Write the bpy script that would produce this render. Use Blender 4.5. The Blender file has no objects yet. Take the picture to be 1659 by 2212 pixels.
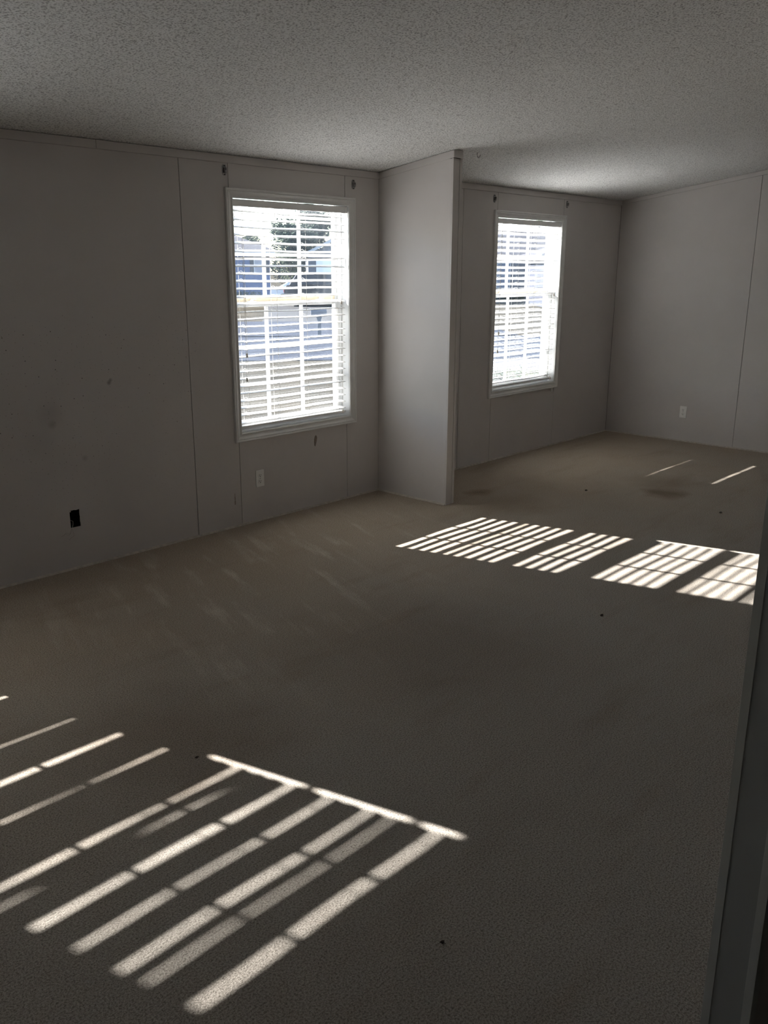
import bpy, bmesh, math, random
from mathutils import Vector, Matrix
import numpy as np
random.seed(7)
SC = bpy.context.scene
COL = SC.collection

# ------------------------------------------------------------------ camera
cd = bpy.data.cameras.new('camera')
cd.sensor_fit = 'VERTICAL'; cd.sensor_height = 36.0; cd.lens = 1880.75 / 2212 * 36.0
cd.clip_start = 0.02; cd.clip_end = 600
cam = bpy.data.objects.new('camera', cd); COL.objects.link(cam)
R_ = Vector((0.67918947, -0.73395456, 0.00351698)); U_ = Vector((0.19624604, 0.18621599, 0.96271029)); F_ = Vector((0.70724052, 0.6531725, -0.27051162))
m = Matrix((R_, U_, -F_)).transposed().to_4x4(); m.translation = Vector((-4.7473, -4.4467, 1.6489))
cam.matrix_world = m
SC.camera = cam
# ------------------------------------------------------------------ sky, sun, exposure
SUN_DIR = Vector((0.265, -1.0, -0.640)).normalized()          # direction the light travels
w = bpy.data.worlds.new('world'); SC.world = w; w.use_nodes = True
nt = w.node_tree; nt.nodes.clear()
sky = nt.nodes.new('ShaderNodeTexSky'); sky.sky_type = 'NISHITA'; sky.sun_disc = False
sky.sun_elevation = math.radians(32); sky.sun_rotation = math.radians(-14.8)
sky.air_density = 1.0; sky.dust_density = 0.2; sky.ozone_density = 1.2
bg = nt.nodes.new('ShaderNodeBackground'); bg.inputs['Strength'].default_value = 0.54
wo = nt.nodes.new('ShaderNodeOutputWorld')
nt.links.new(sky.outputs[0], bg.inputs[0]); nt.links.new(bg.outputs[0], wo.inputs[0])
sl = bpy.data.lights.new('sun', 'SUN'); sl.energy = 39.0; sl.angle = math.radians(0.47); sl.color = (1.0, 0.96, 0.93)
so = bpy.data.objects.new('sun', sl); COL.objects.link(so)
so.rotation_euler = SUN_DIR.to_track_quat('-Z', 'Y').to_euler(); so.location = (-5, 20, 14)
SC.view_settings.view_transform = 'Standard'; SC.view_settings.look = 'None'
SC.view_settings.exposure = 0.0; SC.view_settings.gamma = 1.0; SC.view_settings.use_curve_mapping = False
cy = SC.cycles
cy.max_bounces = 9; cy.diffuse_bounces = 7; cy.glossy_bounces = 3; cy.transparent_max_bounces = 24
cy.transmission_bounces = 4; cy.sample_clamp_indirect = 6.0; cy.caustics_reflective = True; cy.caustics_refractive = False
cy.use_denoising = True

# ------------------------------------------------------------------ materials
def mat(name, rgb, rough=0.6, var=0.0, vscale=8.0, bump=0.0, bscale=60.0, spec=0.3, metal=0.0, rgb2=None, vdetail=3):
    M = bpy.data.materials.new(name); M.use_nodes = True
    t = M.node_tree; b = t.nodes['Principled BSDF']
    b.inputs['Roughness'].default_value = rough; b.inputs['Specular IOR Level'].default_value = spec
    b.inputs['Metallic'].default_value = metal
    b.inputs['Base Color'].default_value = (*rgb, 1)
    tc = t.nodes.new('ShaderNodeNewGeometry')
    if var > 0 or rgb2:
        n = t.nodes.new('ShaderNodeTexNoise'); n.inputs['Scale'].default_value = vscale; n.inputs['Detail'].default_value = vdetail
        t.links.new(tc.outputs['Position'], n.inputs['Vector'])
        r = t.nodes.new('ShaderNodeValToRGB')
        a = rgb if rgb2 else tuple(c * (1 - var) for c in rgb); c2 = rgb2 if rgb2 else tuple(min(1, c * (1 + var)) for c in rgb)
        r.color_ramp.elements[0].position = 0.35; r.color_ramp.elements[1].position = 0.65
        r.color_ramp.elements[0].color = (*a, 1); r.color_ramp.elements[1].color = (*c2, 1)
        t.links.new(n.outputs['Fac'], r.inputs[0]); t.links.new(r.outputs[0], b.inputs['Base Color'])
    if bump > 0:
        n2 = t.nodes.new('ShaderNodeTexNoise'); n2.inputs['Scale'].default_value = bscale; n2.inputs['Detail'].default_value = 2
        t.links.new(tc.outputs['Position'], n2.inputs['Vector'])
        bp = t.nodes.new('ShaderNodeBump'); bp.inputs['Strength'].default_value = bump; bp.inputs['Distance'].default_value = 0.01
        t.links.new(n2.outputs['Fac'], bp.inputs['Height']); t.links.new(bp.outputs[0], b.inputs['Normal'])
    return M

class G:
    """tiny node-graph helper"""
    def __init__(s, M): s.t = M.node_tree; s.b = s.t.nodes['Principled BSDF']
    def n(s, typ, **kw):
        x = s.t.nodes.new(typ)
        for k, v in kw.items():
            if k.startswith('i_'): x.inputs[k[2:]].default_value = v
            else: setattr(x, k, v)
        return x
    def l(s, a, b): s.t.links.new(a, b)
    def math(s, op, a, b=None, clamp=False):
        x = s.n('ShaderNodeMath', operation=op); x.use_clamp = clamp
        for i, v in enumerate((a, b)):
            if v is None: continue
            if isinstance(v, (int, float)): x.inputs[i].default_value = v
            else: s.l(v, x.inputs[i])
        return x.outputs[0]
    def mix(s, fac, a, b, typ='MIX'):
        x = s.n('ShaderNodeMixRGB', blend_type=typ)
        for i, v in enumerate((fac, a, b)):
            if isinstance(v, (int, float)): x.inputs[i].default_value = v
            elif isinstance(v, tuple): x.inputs[i].default_value = (*v, 1)
            else: s.l(v, x.inputs[i])
        return x.outputs[0]
    def noise(s, vec, scale, detail=3, rough=0.5):
        x = s.n('ShaderNodeTexNoise'); x.inputs['Scale'].default_value = scale; x.inputs['Detail'].default_value = detail
        x.inputs['Roughness'].default_value = rough
        s.l(vec, x.inputs['Vector']); return x.outputs['Fac']
    def ramp(s, v, a, b):
        x = s.n('ShaderNodeMapRange'); x.inputs['From Min'].default_value = a; x.inputs['From Max'].default_value = b
        x.clamp = True; s.l(v, x.inputs['Value']); return x.outputs['Result']
    def spot(s, pos, c, r0, r1):
        d = s.n('ShaderNodeVectorMath', operation='DISTANCE'); s.l(pos, d.inputs[0]); d.inputs[1].default_value = c
        return s.ramp(d.outputs['Value'], r1, r0)

def carpet_mat():
    M = bpy.data.materials.new('carpet'); M.use_nodes = True; g = G(M)
    pos = g.n('ShaderNodeNewGeometry').outputs['Position']
    big = g.noise(pos, 0.9, 4, 0.6); mid = g.noise(pos, 4.0, 4, 0.6); fine = g.noise(pos, 185, 3, 0.7); tuft = g.noise(pos, 420, 2, 0.6)
    c = g.mix(g.ramp(big, 0.35, 0.65), (0.325, 0.28, 0.232), (0.365, 0.33, 0.283))
    c = g.mix(g.math('MULTIPLY', g.ramp(mid, 0.52, 0.72), 0.35), c, (0.245, 0.195, 0.15))
    # warmer pile along the window wall, greyer where the floor is walked on
    xyz = g.n('ShaderNodeSeparateXYZ'); g.l(pos, xyz.inputs[0])
    soil = g.ramp(g.math('ADD', xyz.outputs['Y'], g.math('MULTIPLY', g.math('SUBTRACT', g.noise(pos, 1.1, 3), 0.5), 2.2)), -0.7, -2.3)
    c = g.mix(0.6, c, g.mix(soil, (0.37, 0.305, 0.235), (0.325, 0.298, 0.262)))
    # vacuum tracks and lighter wear near the window wall
    mp = g.n('ShaderNodeMapping'); mp.vector_type = 'TEXTURE'; mp.inputs['Rotation'].default_value = (0, 0, math.radians(72)); mp.inputs['Scale'].default_value = (1.0, 0.16, 1.0)
    g.l(pos, mp.inputs['Vector'])
    st = g.noise(mp.outputs[0], 1.5, 5, 0.62)
    near = g.math('ADD', g.spot(pos, (-2.1, -0.9, 0), 0.3, 1.5), g.math('MULTIPLY', g.spot(pos, (-0.6, -0.6, 0), 0.2, 1.0), 0.6), True)
    c = g.mix(g.math('MULTIPLY', g.math('MULTIPLY', g.ramp(st, 0.52, 0.66), g.math('MULTIPLY', near, g.ramp(g.noise(pos, 3.1, 3), 0.35, 0.62))), 0.85), c, (0.50, 0.445, 0.375))
    mp2 = g.n('ShaderNodeMapping'); mp2.inputs['Rotation'].default_value = (0, 0, math.radians(10)); mp2.inputs['Scale'].default_value = (1.0, 4.0, 1.0)
    g.l(pos, mp2.inputs['Vector'])
    st2 = g.noise(mp2.outputs[0], 1.1, 5, 0.62)
    c = g.mix(g.math('MULTIPLY', g.ramp(st2, 0.55, 0.7), 0.32), c, (0.245, 0.195, 0.15))
    # stains of their own
    wob = g.n('ShaderNodeVectorMath', operation='ADD'); nz = g.n('ShaderNodeTexNoise'); nz.inputs['Scale'].default_value = 5.0
    g.l(pos, nz.inputs['Vector'])
    sc_ = g.n('ShaderNodeVectorMath', operation='SCALE'); sc_.inputs['Scale'].default_value = 0.25
    sub = g.n('ShaderNodeVectorMath', operation='SUBTRACT'); sub.inputs[1].default_value = (0.5, 0.5, 0.5)
    g.l(nz.outputs['Color'], sub.inputs[0]); g.l(sub.outputs[0], sc_.inputs[0]); g.l(pos, wob.inputs[0]); g.l(sc_.outputs[0], wob.inputs[1])
    wp = wob.outputs[0]
    for ctr, r0, r1, k in (((1.42, -1.66, 0), 0.05, 0.2, 0.7), ((1.75, -1.5, 0), 0.05, 0.35, 0.35), ((0.46, -0.62, 0), 0.03, 0.14, 0.6), ((-3.15, -2.0, 0), 0.1, 0.5, 0.35), ((-1.9, -2.1, 0), 0.2, 0.8, 0.3), ((0.3, -1.0, 0), 0.1, 0.4, 0.25)):
        c = g.mix(g.math('MULTIPLY', g.spot(wp, ctr, r0, r1), k), c, (0.15, 0.11, 0.075))
    pile = g.math('MULTIPLY_ADD', fine, 0.9); g.t.nodes[-1].inputs[2].default_value = 0.55
    c = g.mix(1.0, c, g.mix(g.ramp(fine, 0.32, 0.58), (0.46, 0.45, 0.43), (1.30, 1.30, 1.30)), 'MULTIPLY')
    c = g.mix(1.0, c, g.mix(g.ramp(tuft, 0.3, 0.7), (0.68, 0.68, 0.68), (1.30, 1.30, 1.30)), 'MULTIPLY')
    g.l(c, g.b.inputs['Base Color']); g.b.inputs['Roughness'].default_value = 1.0; g.b.inputs['Specular IOR Level'].default_value = 0.0
    h = g.math('ADD', g.math('MULTIPLY', fine, 1.0), g.math('MULTIPLY', tuft, 0.7)); h = g.math('ADD', h, g.math('MULTIPLY', g.noise(pos, 26, 2), 0.9))
    bp = g.n('ShaderNodeBump'); bp.inputs['Strength'].default_value = 0.55; bp.inputs['Distance'].default_value = 0.006
    g.l(h, bp.inputs['Height']); g.l(bp.outputs[0], g.b.inputs['Normal'])
    return M

def ceiling_mat():
    M = bpy.data.materials.new('stippled_ceiling'); M.use_nodes = True; g = G(M)
    pos = g.n('ShaderNodeNewGeometry').outputs['Position']
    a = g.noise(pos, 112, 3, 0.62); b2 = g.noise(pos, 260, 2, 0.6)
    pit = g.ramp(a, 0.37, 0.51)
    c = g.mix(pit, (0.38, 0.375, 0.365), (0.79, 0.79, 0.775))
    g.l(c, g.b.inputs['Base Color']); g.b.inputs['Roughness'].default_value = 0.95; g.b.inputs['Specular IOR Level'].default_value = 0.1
    h = g.math('ADD', pit, g.math('MULTIPLY', b2, 0.8))
    bp = g.n('ShaderNodeBump'); bp.inputs['Strength'].default_value = 0.5; bp.inputs['Distance'].default_value = 0.004
    g.l(h, bp.inputs['Height']); g.l(bp.outputs[0], g.b.inputs['Normal'])
    return M

WALL_RGB = (0.60, 0.57, 0.55)
def wall_mat(name, speckle=False):
    M = bpy.data.materials.new(name); M.use_nodes = True; g = G(M)
    pos = g.n('ShaderNodeNewGeometry').outputs['Position']
    n1 = g.noise(pos, 1.5, 4, 0.6); n2 = g.noise(pos, 420, 2)
    c = g.mix(g.ramp(n1, 0.3, 0.7), tuple(x * 0.95 for x in WALL_RGB), tuple(x * 1.04 for x in WALL_RGB))
    if speckle:
        for sc_, th, zlo, zhi in ((12.0, 0.042, 0.65, 1.40), (30.0, 0.055, 0.45, 1.38)):
            v = g.n('ShaderNodeTexVoronoi'); v.voronoi_dimensions = '2D'; v.inputs['Scale'].default_value = sc_
            sx = g.n('ShaderNodeSeparateXYZ'); g.l(pos, sx.inputs[0]); cx = g.n('ShaderNodeCombineXYZ'); g.l(sx.outputs['X'], cx.inputs['X']); g.l(sx.outputs['Z'], cx.inputs['Y']); g.l(cx.outputs[0], v.inputs['Vector'])
            dot = g.ramp(v.outputs['Distance'], th, th * 0.6)
            sep = g.n('ShaderNodeSeparateColor'); g.l(v.outputs['Color'], sep.inputs[0])
            dot = g.math('MULTIPLY', dot, g.math('GREATER_THAN', sep.outputs[0], 0.58))
            xyz = g.n('ShaderNodeSeparateXYZ'); g.l(pos, xyz.inputs[0])
            mz = g.math('MULTIPLY', g.ramp(xyz.outputs['Z'], zlo - 0.4, zlo + 0.2), g.ramp(xyz.outputs['Z'], zhi + 0.03, zhi - 0.05))
            mx = g.ramp(xyz.outputs['X'], -1.50, -1.75)
            mm = g.math('MULTIPLY', g.math('MULTIPLY', mz, mx), g.ramp(g.noise(pos, 2.2, 2), 0.35, 0.5))
            c = g.mix(g.math('MULTIPLY', g.math('MULTIPLY', dot, mm), 0.85), c, (0.05, 0.045, 0.04))
        for ctr, r0, r1, k in (((-2.567, 0, 0.885), 0.01, 0.09, 0.16), ((-2.56, 0, 0.83), 0.004, 0.03, 0.3), ((-2.65, 0, 0.75), 0.02, 0.12, 0.08), ((-2.205, 0, 1.022), 0.004, 0.017, 0.6), ((-2.195, 0, 1.036), 0.004, 0.014, 0.5), ((-2.39, 0, 0.62), 0.004, 0.022, 0.25)):
            c = g.mix(g.math('MULTIPLY', g.spot(pos, ctr, r0, r1), k), c, (0.12, 0.11, 0.10))
    g.l(c, g.b.inputs['Base Color']); g.b.inputs['Roughness'].default_value = 0.62; g.b.inputs['Specular IOR Level'].default_value = 0.25
    bp = g.n('ShaderNodeBump'); bp.inputs['Strength'].default_value = 0.12; bp.inputs['Distance'].default_value = 0.003
    g.l(n2, bp.inputs['Height']); g.l(bp.outputs[0], g.b.inputs['Normal'])
    return M

def glass_mat():
    M = bpy.data.materials.new('window_glass'); M.use_nodes = True; t = M.node_tree; t.nodes.clear()
    N = t.nodes.new; lk = t.links.new
    tr = N('ShaderNodeBsdfTransparent'); tr.inputs[0].default_value = (0.97, 0.98, 0.985, 1)
    gl = N('ShaderNodeBsdfGlossy'); gl.inputs['Roughness'].default_value = 0.03
    lw = N('ShaderNodeLayerWeight'); lw.inputs['Blend'].default_value = 0.5
    p = N('ShaderNodeMath'); p.operation = 'POWER'; p.inputs[1].default_value = 4.0; lk(lw.outputs['Facing'], p.inputs[0])
    q = N('ShaderNodeMath'); q.operation = 'MULTIPLY_ADD'; q.inputs[1].default_value = 0.6; q.inputs[2].default_value = 0.03; lk(p.outputs[0], q.inputs[0])
    mx = N('ShaderNodeMixShader'); lk(q.outputs[0], mx.inputs[0]); lk(tr.outputs[0], mx.inputs[1]); lk(gl.outputs[0], mx.inputs[2])
    # film of dust that scatters the daylight
    du = N('ShaderNodeBsdfTranslucent'); du.inputs[0].default_value = (0.70, 0.84, 1.0, 1)
    ge = N('ShaderNodeNewGeometry'); nz = N('ShaderNodeTexNoise'); nz.inputs['Scale'].default_value = 3.0; nz.inputs['Detail'].default_value = 4; lk(ge.outputs['Position'], nz.inputs['Vector'])
    dm = N('ShaderNodeMath'); dm.operation = 'MULTIPLY'; dm.inputs[1].default_value = DUST; lk(nz.outputs['Fac'], dm.inputs[0])
    m2 = N('ShaderNodeMixShader'); lk(dm.outputs[0], m2.inputs[0]); lk(mx.outputs[0], m2.inputs[1]); lk(du.outputs[0], m2.inputs[2])
    o = N('ShaderNodeOutputMaterial'); lk(m2.outputs[0], o.inputs[0])
    return M
DUST = 0.013

M_CARPET = carpet_mat(); M_CEIL = ceiling_mat(); M_WALL = wall_mat('wall_panel'); M_WALLS = wall_mat('wall_panel_speckled', True); M_GLASS = glass_mat()
M_SEAM = mat('dark_seam', (0.10, 0.09, 0.08), 0.9, bump=0.1)
M_BATTEN = mat('batten_vinyl', (0.60, 0.57, 0.55), 0.5, var=0.03, vscale=3)
M_CASING = mat('casing_white', (0.74, 0.735, 0.715), 0.45, var=0.04, vscale=9, bump=0.05, bscale=90)
M_JAMB = mat('jamb_paint', (0.42, 0.43, 0.415), 0.45, var=0.03, vscale=5)
M_DOORTRIM = mat('door_trim_paint', (0.60, 0.61, 0.575), 0.4, var=0.03, vscale=5)
M_VINYL = mat('window_vinyl', (0.76, 0.77, 0.77), 0.4, var=0.02, vscale=6)
M_CREAM = mat('cream_sash', (0.66, 0.58, 0.44), 0.45, var=0.03, vscale=6)
M_SLAT = mat('slat_vinyl', (0.88, 0.875, 0.86), 0.4, var=0.02, vscale=5)
M_CORD = mat('cord_white', (0.72, 0.70, 0.66), 0.8, var=0.05, vscale=200)
M_TASSEL = mat('tassel_plastic', (0.80, 0.76, 0.70), 0.5, var=0.05, vscale=60)
M_METAL = mat('bracket_metal', (0.33, 0.33, 0.32), 0.4, metal=0.8, var=0.1, vscale=80)
M_PLATE = mat('outlet_plate', (0.86, 0.855, 0.83), 0.35, var=0.02, vscale=30)
M_DARK = mat('dark_void', (0.010, 0.012, 0.016), 0.8, var=0.2, vscale=40)
M_WIRE = mat('wire_grey', (0.34, 0.33, 0.31), 0.6, var=0.1, vscale=90)
M_PAPER = mat('torn_board', (0.30, 0.255, 0.215), 0.9, var=0.15, vscale=80)
M_CRUMB = mat('dark_crumb', (0.05, 0.035, 0.025), 0.9, var=0.3, vscale=150)

# ------------------------------------------------------------------ mesh helpers
class MB:
    def __init__(s): s.v = []; s.f = []
    def add(s, vs, fs):
        o = len(s.v); s.v += [tuple(x) for x in vs]; s.f += [tuple(i + o for i in f) for f in fs]; return s
    def box(s, x0, x1, y0, y1, z0, z1):
        return s.add([(x0, y0, z0), (x1, y0, z0), (x1, y1, z0), (x0, y1, z0), (x0, y0, z1), (x1, y0, z1), (x1, y1, z1), (x0, y1, z1)],
                     [(0, 3, 2, 1), (4, 5, 6, 7), (0, 1, 5, 4), (1, 2, 6, 5), (2, 3, 7, 6), (3, 0, 4, 7)])
    def hexa(s, p): return s.add(p, [(0, 3, 2, 1), (4, 5, 6, 7), (0, 1, 5, 4), (1, 2, 6, 5), (2, 3, 7, 6), (3, 0, 4, 7)])
    def loft(s, rings, cap=True, closed=True):
        o = len(s.v); n = len(rings[0])
        for r in rings: s.v += [tuple(p) for p in r]
        for i in range(len(rings) - 1):
            for j in range(n if closed else n - 1):
                k = (j + 1) % n
                s.f.append((o + i * n + j, o + i * n + k, o + (i + 1) * n + k, o + (i + 1) * n + j))
        if cap:
            s.f.append(tuple(o + j for j in reversed(range(n)))); s.f.append(tuple(o + (len(rings) - 1) * n + j for j in range(n)))
        return s
    def tube(s, pts, r, n=6):
        pts = [Vector(p) for p in pts]; rings = []
        for i, p in enumerate(pts):
            d = (pts[min(i + 1, len(pts) - 1)] - pts[max(i - 1, 0)]).normalized()
            a = d.orthogonal().normalized() if i == 0 else (A - d * A.dot(d)).normalized()
            A = a; b = d.cross(a); rr = r[i] if isinstance(r, (list, tuple)) else r
            rings.append([p + (a * math.cos(t) + b * math.sin(t)) * rr for t in (2 * math.pi * k / n for k in range(n))])
        return s.loft(rings)
    def prism(s, poly, axis, a, b):
        """extrude a 2-D polygon along an axis: axis 'x' -> poly in (y,z), 'y' -> (x,z), 'z' -> (x,y)"""
        def P(u, v, t): return {'x': (t, u, v), 'y': (u, t, v), 'z': (u, v, t)}[axis]
        return s.loft([[P(u, v, a) for u, v in poly], [P(u, v, b) for u, v in poly]])
    def mesh(s, name, m, smooth=False):
        me = bpy.data.meshes.new(name); me.from_pydata(s.v, [], s.f)
        bm = bmesh.new(); bm.from_mesh(me); bmesh.ops.recalc_face_normals(bm, faces=bm.faces); bm.to_mesh(me); bm.free()
        if smooth: me.polygons.foreach_set('use_smooth', [True] * len(me.polygons))
        me.materials.append(m); me.update(); return me
    def build(s, name, m, parent=None, smooth=False, bevel=0.0):
        o = bpy.data.objects.new(name, s.mesh(name, m, smooth)); COL.objects.link(o)
        if parent: o.parent = parent
        if bevel:
            b = o.modifiers.new('bevel', 'BEVEL'); b.width = bevel; b.segments = 2; b.limit_method = 'ANGLE'
        return o
def empty(name, loc=(0, 0, 0), rz=0.0, parent=None):
    o = bpy.data.objects.new(name, None); o.location = loc; o.rotation_euler = (0, 0, rz); o.empty_display_size = 0.1
    COL.objects.link(o)
    if parent: o.parent = parent
    return o
def tag(o, label=None, cat=None, group=None, kind=None):
    for k, v in (('label', label), ('category', cat), ('group', group), ('kind', kind)):
        if v: o[k] = v
    return o
def copy_tree(o, parent=None):
    c = o.copy(); COL.objects.link(c); c.parent = parent
    for ch in [x for x in ALL() if x.parent == o]: copy_tree(ch, c)
    return c
def ALL(): return list(COL.objects)
def inst(me, name, parent, loc=(0, 0, 0), rot=(0, 0, 0)):
    o = bpy.data.objects.new(name, me); o.location = loc; o.rotation_euler = rot; o.parent = parent; COL.objects.link(o); return o

H = 2.29; SL = 0.1414                      # wall height at the window wall, ceiling rise per metre
XE = 3.502; XW = -6.6; YS = -3.973         # end wall, far left wall, marriage wall
def czz(y): return H - SL * y
OPN = [(-1.292, -0.305), (1.438, 2.425), (-4.722, -3.735)]   # window openings in x
ZB, ZT, ZO = 0.613, 2.048, 2.10             # sill, inner casing top, head of the rough opening
HOLE = (-2.511, -2.450, 0.240, 0.341)

# ------------------------------------------------------------------ room shell
fl = MB().box(XW - .1, XE + .1, -8.4, 0.14, -0.06, 0.0).build('floor', M_CARPET); tag(fl, 'beige stained cut pile carpet covering the room floor', None, None, 'structure')
e = MB()
prof = [(0.0, 0.0), (0.016, 0.0), (0.013, 0.005), (0.006, 0.0085), (0.0, 0.009)]
for xa, xb in ((XW, -0.002), (0.09, XE)): e.loft([[(xa, -a, z) for a, z in prof], [(xb, -a, z) for a, z in prof]])
e.loft([[(XE - a, 0.0, z) for a, z in prof], [(XE - a, YS, z) for a, z in prof]])
e.loft([[(-a, 0.0, z) for a, z in prof], [(-a, -0.66, z) for a, z in prof]])
M_EDGE = mat('carpet_edge', (0.50, 0.46, 0.40), 1.0, var=0.12, vscale=40, bump=0.3, bscale=200, spec=0.0)
e.build('carpet_edge', M_EDGE, fl)
c = MB(); ym = -4.013
c.hexa([(XW - .15, ym, czz(ym)), (XE + .15, ym, czz(ym)), (XE + .15, 0.2, czz(.2)), (XW - .15, .2, czz(.2)), (XW - .15, ym, czz(ym) + .12), (XE + .15, ym, czz(ym) + .12), (XE + .15, .2, czz(.2) + .12), (XW - .15, .2, czz(.2) + .12)])
yb = -8.5; zb_ = czz(ym) + SL * (yb - ym)
c.hexa([(XW - .15, yb, zb_), (XE + .15, yb, zb_), (XE + .15, ym, czz(ym)), (XW - .15, ym, czz(ym)), (XW - .15, yb, zb_ + .12), (XE + .15, yb, zb_ + .12), (XE + .15, ym, czz(ym) + .12), (XW - .15, ym, czz(ym) + .12)])
tag(c.build('ceiling', M_CEIL), 'white stippled ceiling sloping up from the window wall', None, None, 'structure')

def grid_wall(mb, x0, x1, z0, z1, y0, y1, holes):
    xs = sorted({x0, x1, *[h for q in holes for h in q[:2] if x0 < h < x1]}); zs = sorted({z0, z1, *[h for q in holes for h in q[2:] if z0 < h < z1]})
    for i in range(len(xs) - 1):
        for k in range(len(zs) - 1):
            cx, cz = (xs[i] + xs[i + 1]) / 2, (zs[k] + zs[k + 1]) / 2
            if any(a < cx < b and p < cz < q for a, b, p, q in holes): continue
            mb.box(xs[i], xs[i + 1], y0, y1, zs[k], zs[k + 1])
    return mb
WINH = [(a, b, ZB, ZO) for a, b in OPN]
wn = grid_wall(MB(), XW, XE + .14, -0.05, H + .06, 0.009, 0.14, WINH + [HOLE]).build('wall_north', M_SEAM); tag(wn, 'window wall of vinyl covered panels with thin seams', None, None, 'structure')
CZ = 2.243                                   # underside of the strip along the ceiling
g2 = 0.0022
seams = [XW, -4.745, -3.712, -3.0, -1.662, -1.315, -0.335, 0.0]
for i in range(len(seams) - 1):
    a, b = seams[i] + g2, seams[i + 1] - (g2 if i < len(seams) - 2 else .0006)
    win = [o for o in OPN if a < (o[0] + o[1]) / 2 < b]
    if win:
        for z0, z1 in ((0.0, ZB - .02), (ZO, CZ - .001)): MB().box(a, b, 0, .009, z0, z1).build('wall_panel', M_WALL, wn)
        for z0 in (1,): 
            for xa, xb in ((a, win[0][0] ), (win[0][1], b)):
                if xb - xa > .004: MB().box(xa, xb, 0, .009, ZB - .02, ZO).build('wall_panel', M_WALL, wn)
    else:
        mb = grid_wall(MB(), a, b, 0.0, CZ - .001, 0, .009, [HOLE] + [(p[0], p[1], ZB, ZO) for p in OPN])
        mb.build('wall_panel', M_WALLS if seams[i + 1] < -1.2 and seams[i] > -3.1 else M_WALL, wn)
for a, b in ((0.0855, 0.972), (0.972, 1.4295), (2.4465, XE)):
    grid_wall(MB(), a + g2, b - g2, 0.0, CZ - .001, 0, .009, [(OPN[1][0], OPN[1][1], ZB, ZO)]).build('wall_panel', M_WALL, wn)
for z0, z1 in ((0.0, ZB - .02), (ZO, CZ - .001)): MB().box(1.4295 + g2, 2.4465 - g2, 0, .009, z0, z1).build('wall_panel', M_WALL, wn)
MB().box(2.425, 2.4465 - g2, 0, .009, ZB - .02, ZO).build('wall_panel', M_WALL, wn)
MB().box(1.4295 + g2, 1.438, 0, .009, ZB - .02, ZO).build('wall_panel', M_WALL, wn)
for a, b in ((XW, -4.6), (-4.598, -2.171), (-2.1695, -0.001), (0.0865, XE - .001)):
    MB().box(a, b, -.006, .009, CZ, H - .003).build('cornice_strip', M_BATTEN, wn, bevel=.0015)

we = MB().prism([(.14, -.05), (-8.4, -.05), (-8.4, czz(ym) + SL * (-8.4 - ym) + .05), (ym, czz(ym) + .05), (.14, czz(.14) + .05)], 'x', XE + .009, XE + .14).build('wall_east', M_SEAM)
tag(we, 'plain end wall with one thin panel seam', None, None, 'structure')
ey = [0.0, -1.3435, -2.56, YS]
for i in range(3):
    a, b = ey[i] - g2, ey[i + 1] + g2
    MB().prism([(a, 0), (b, 0), (b, czz(b) - .040), (a, czz(a) - .040)], 'x', XE, XE + .009).build('wall_panel', M_WALL, we)
MB().prism([(0, czz(0) - .0385), (YS, czz(YS) - .0385), (YS, czz(YS) - .002), (0, czz(0) - .002)], 'x', XE - .003, XE + .009).build('cornice_strip', M_BATTEN, we)

# stub partition between the two windows
PL, PT = 0.667, 0.0855
wp = MB().prism([(0, 0.0), (-PL + .012, 0.0), (-PL + .012, czz(-PL) - .004), (0, H - .004)], 'x', 0.006, PT - .006).build('wall_partition', M_SEAM)
tag(wp, 'short stub wall jutting out between the two windows', None, None, 'structure')
MB().prism([(-.0008, 0.0), (-PL + .036, 0.0), (-PL + .036, czz(-PL + .036) - .048), (-.0008, H - .048)], 'x', 0.0, .0059).build('wall_panel', M_WALL, wp)
MB().prism([(-.0008, 0.0), (-PL + .036, 0.0), (-PL + .036, czz(-PL + .036) - .048), (-.0008, H - .048)], 'x', PT - .0059, PT).build('wall_panel', M_WALL, wp)
MB().box(0.022, PT - .022, -PL + .002, -PL + .0119, 0.0, czz(-PL) - .052).build('end_panel', M_WALL, wp)
for s, x0, x1 in ((1, -.003, 0.0205), (-1, PT - .0205, PT + .003)):           # L-shaped corner battens
    mb = MB(); zt = czz(-PL) - .051
    mb.box(x0, x1, -PL - .002, -PL + .0115, 0.0, zt)
    xa = (-.003, 0.0) if s > 0 else (PT, PT + .003)
    mb.box(xa[0], xa[1], -PL + .0116, -PL + .034, 0.0, zt - .004); mb.build('corner_batten', M_BATTEN, wp, bevel=.001)
MB().prism([(-.007, H - .046), (-PL, czz(-PL) - .048), (-PL, czz(-PL) - .003), (-.007, H - .003)], 'x', -.005, 0.0058).build('cornice_strip', M_BATTEN, wp, bevel=.001)
MB().prism([(-.007, H - .046), (-PL, czz(-PL) - .048), (-PL, czz(-PL) - .003), (-.007, H - .003)], 'x', PT - .0058, PT + .005).build('cornice_strip', M_BATTEN, wp, bevel=.001)
MB().box(-.005, PT + .005, -PL - .006, -PL - .0005, czz(-PL) - .048, czz(-PL) - .001).build('cornice_strip', M_BATTEN, wp, bevel=.001)

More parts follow.
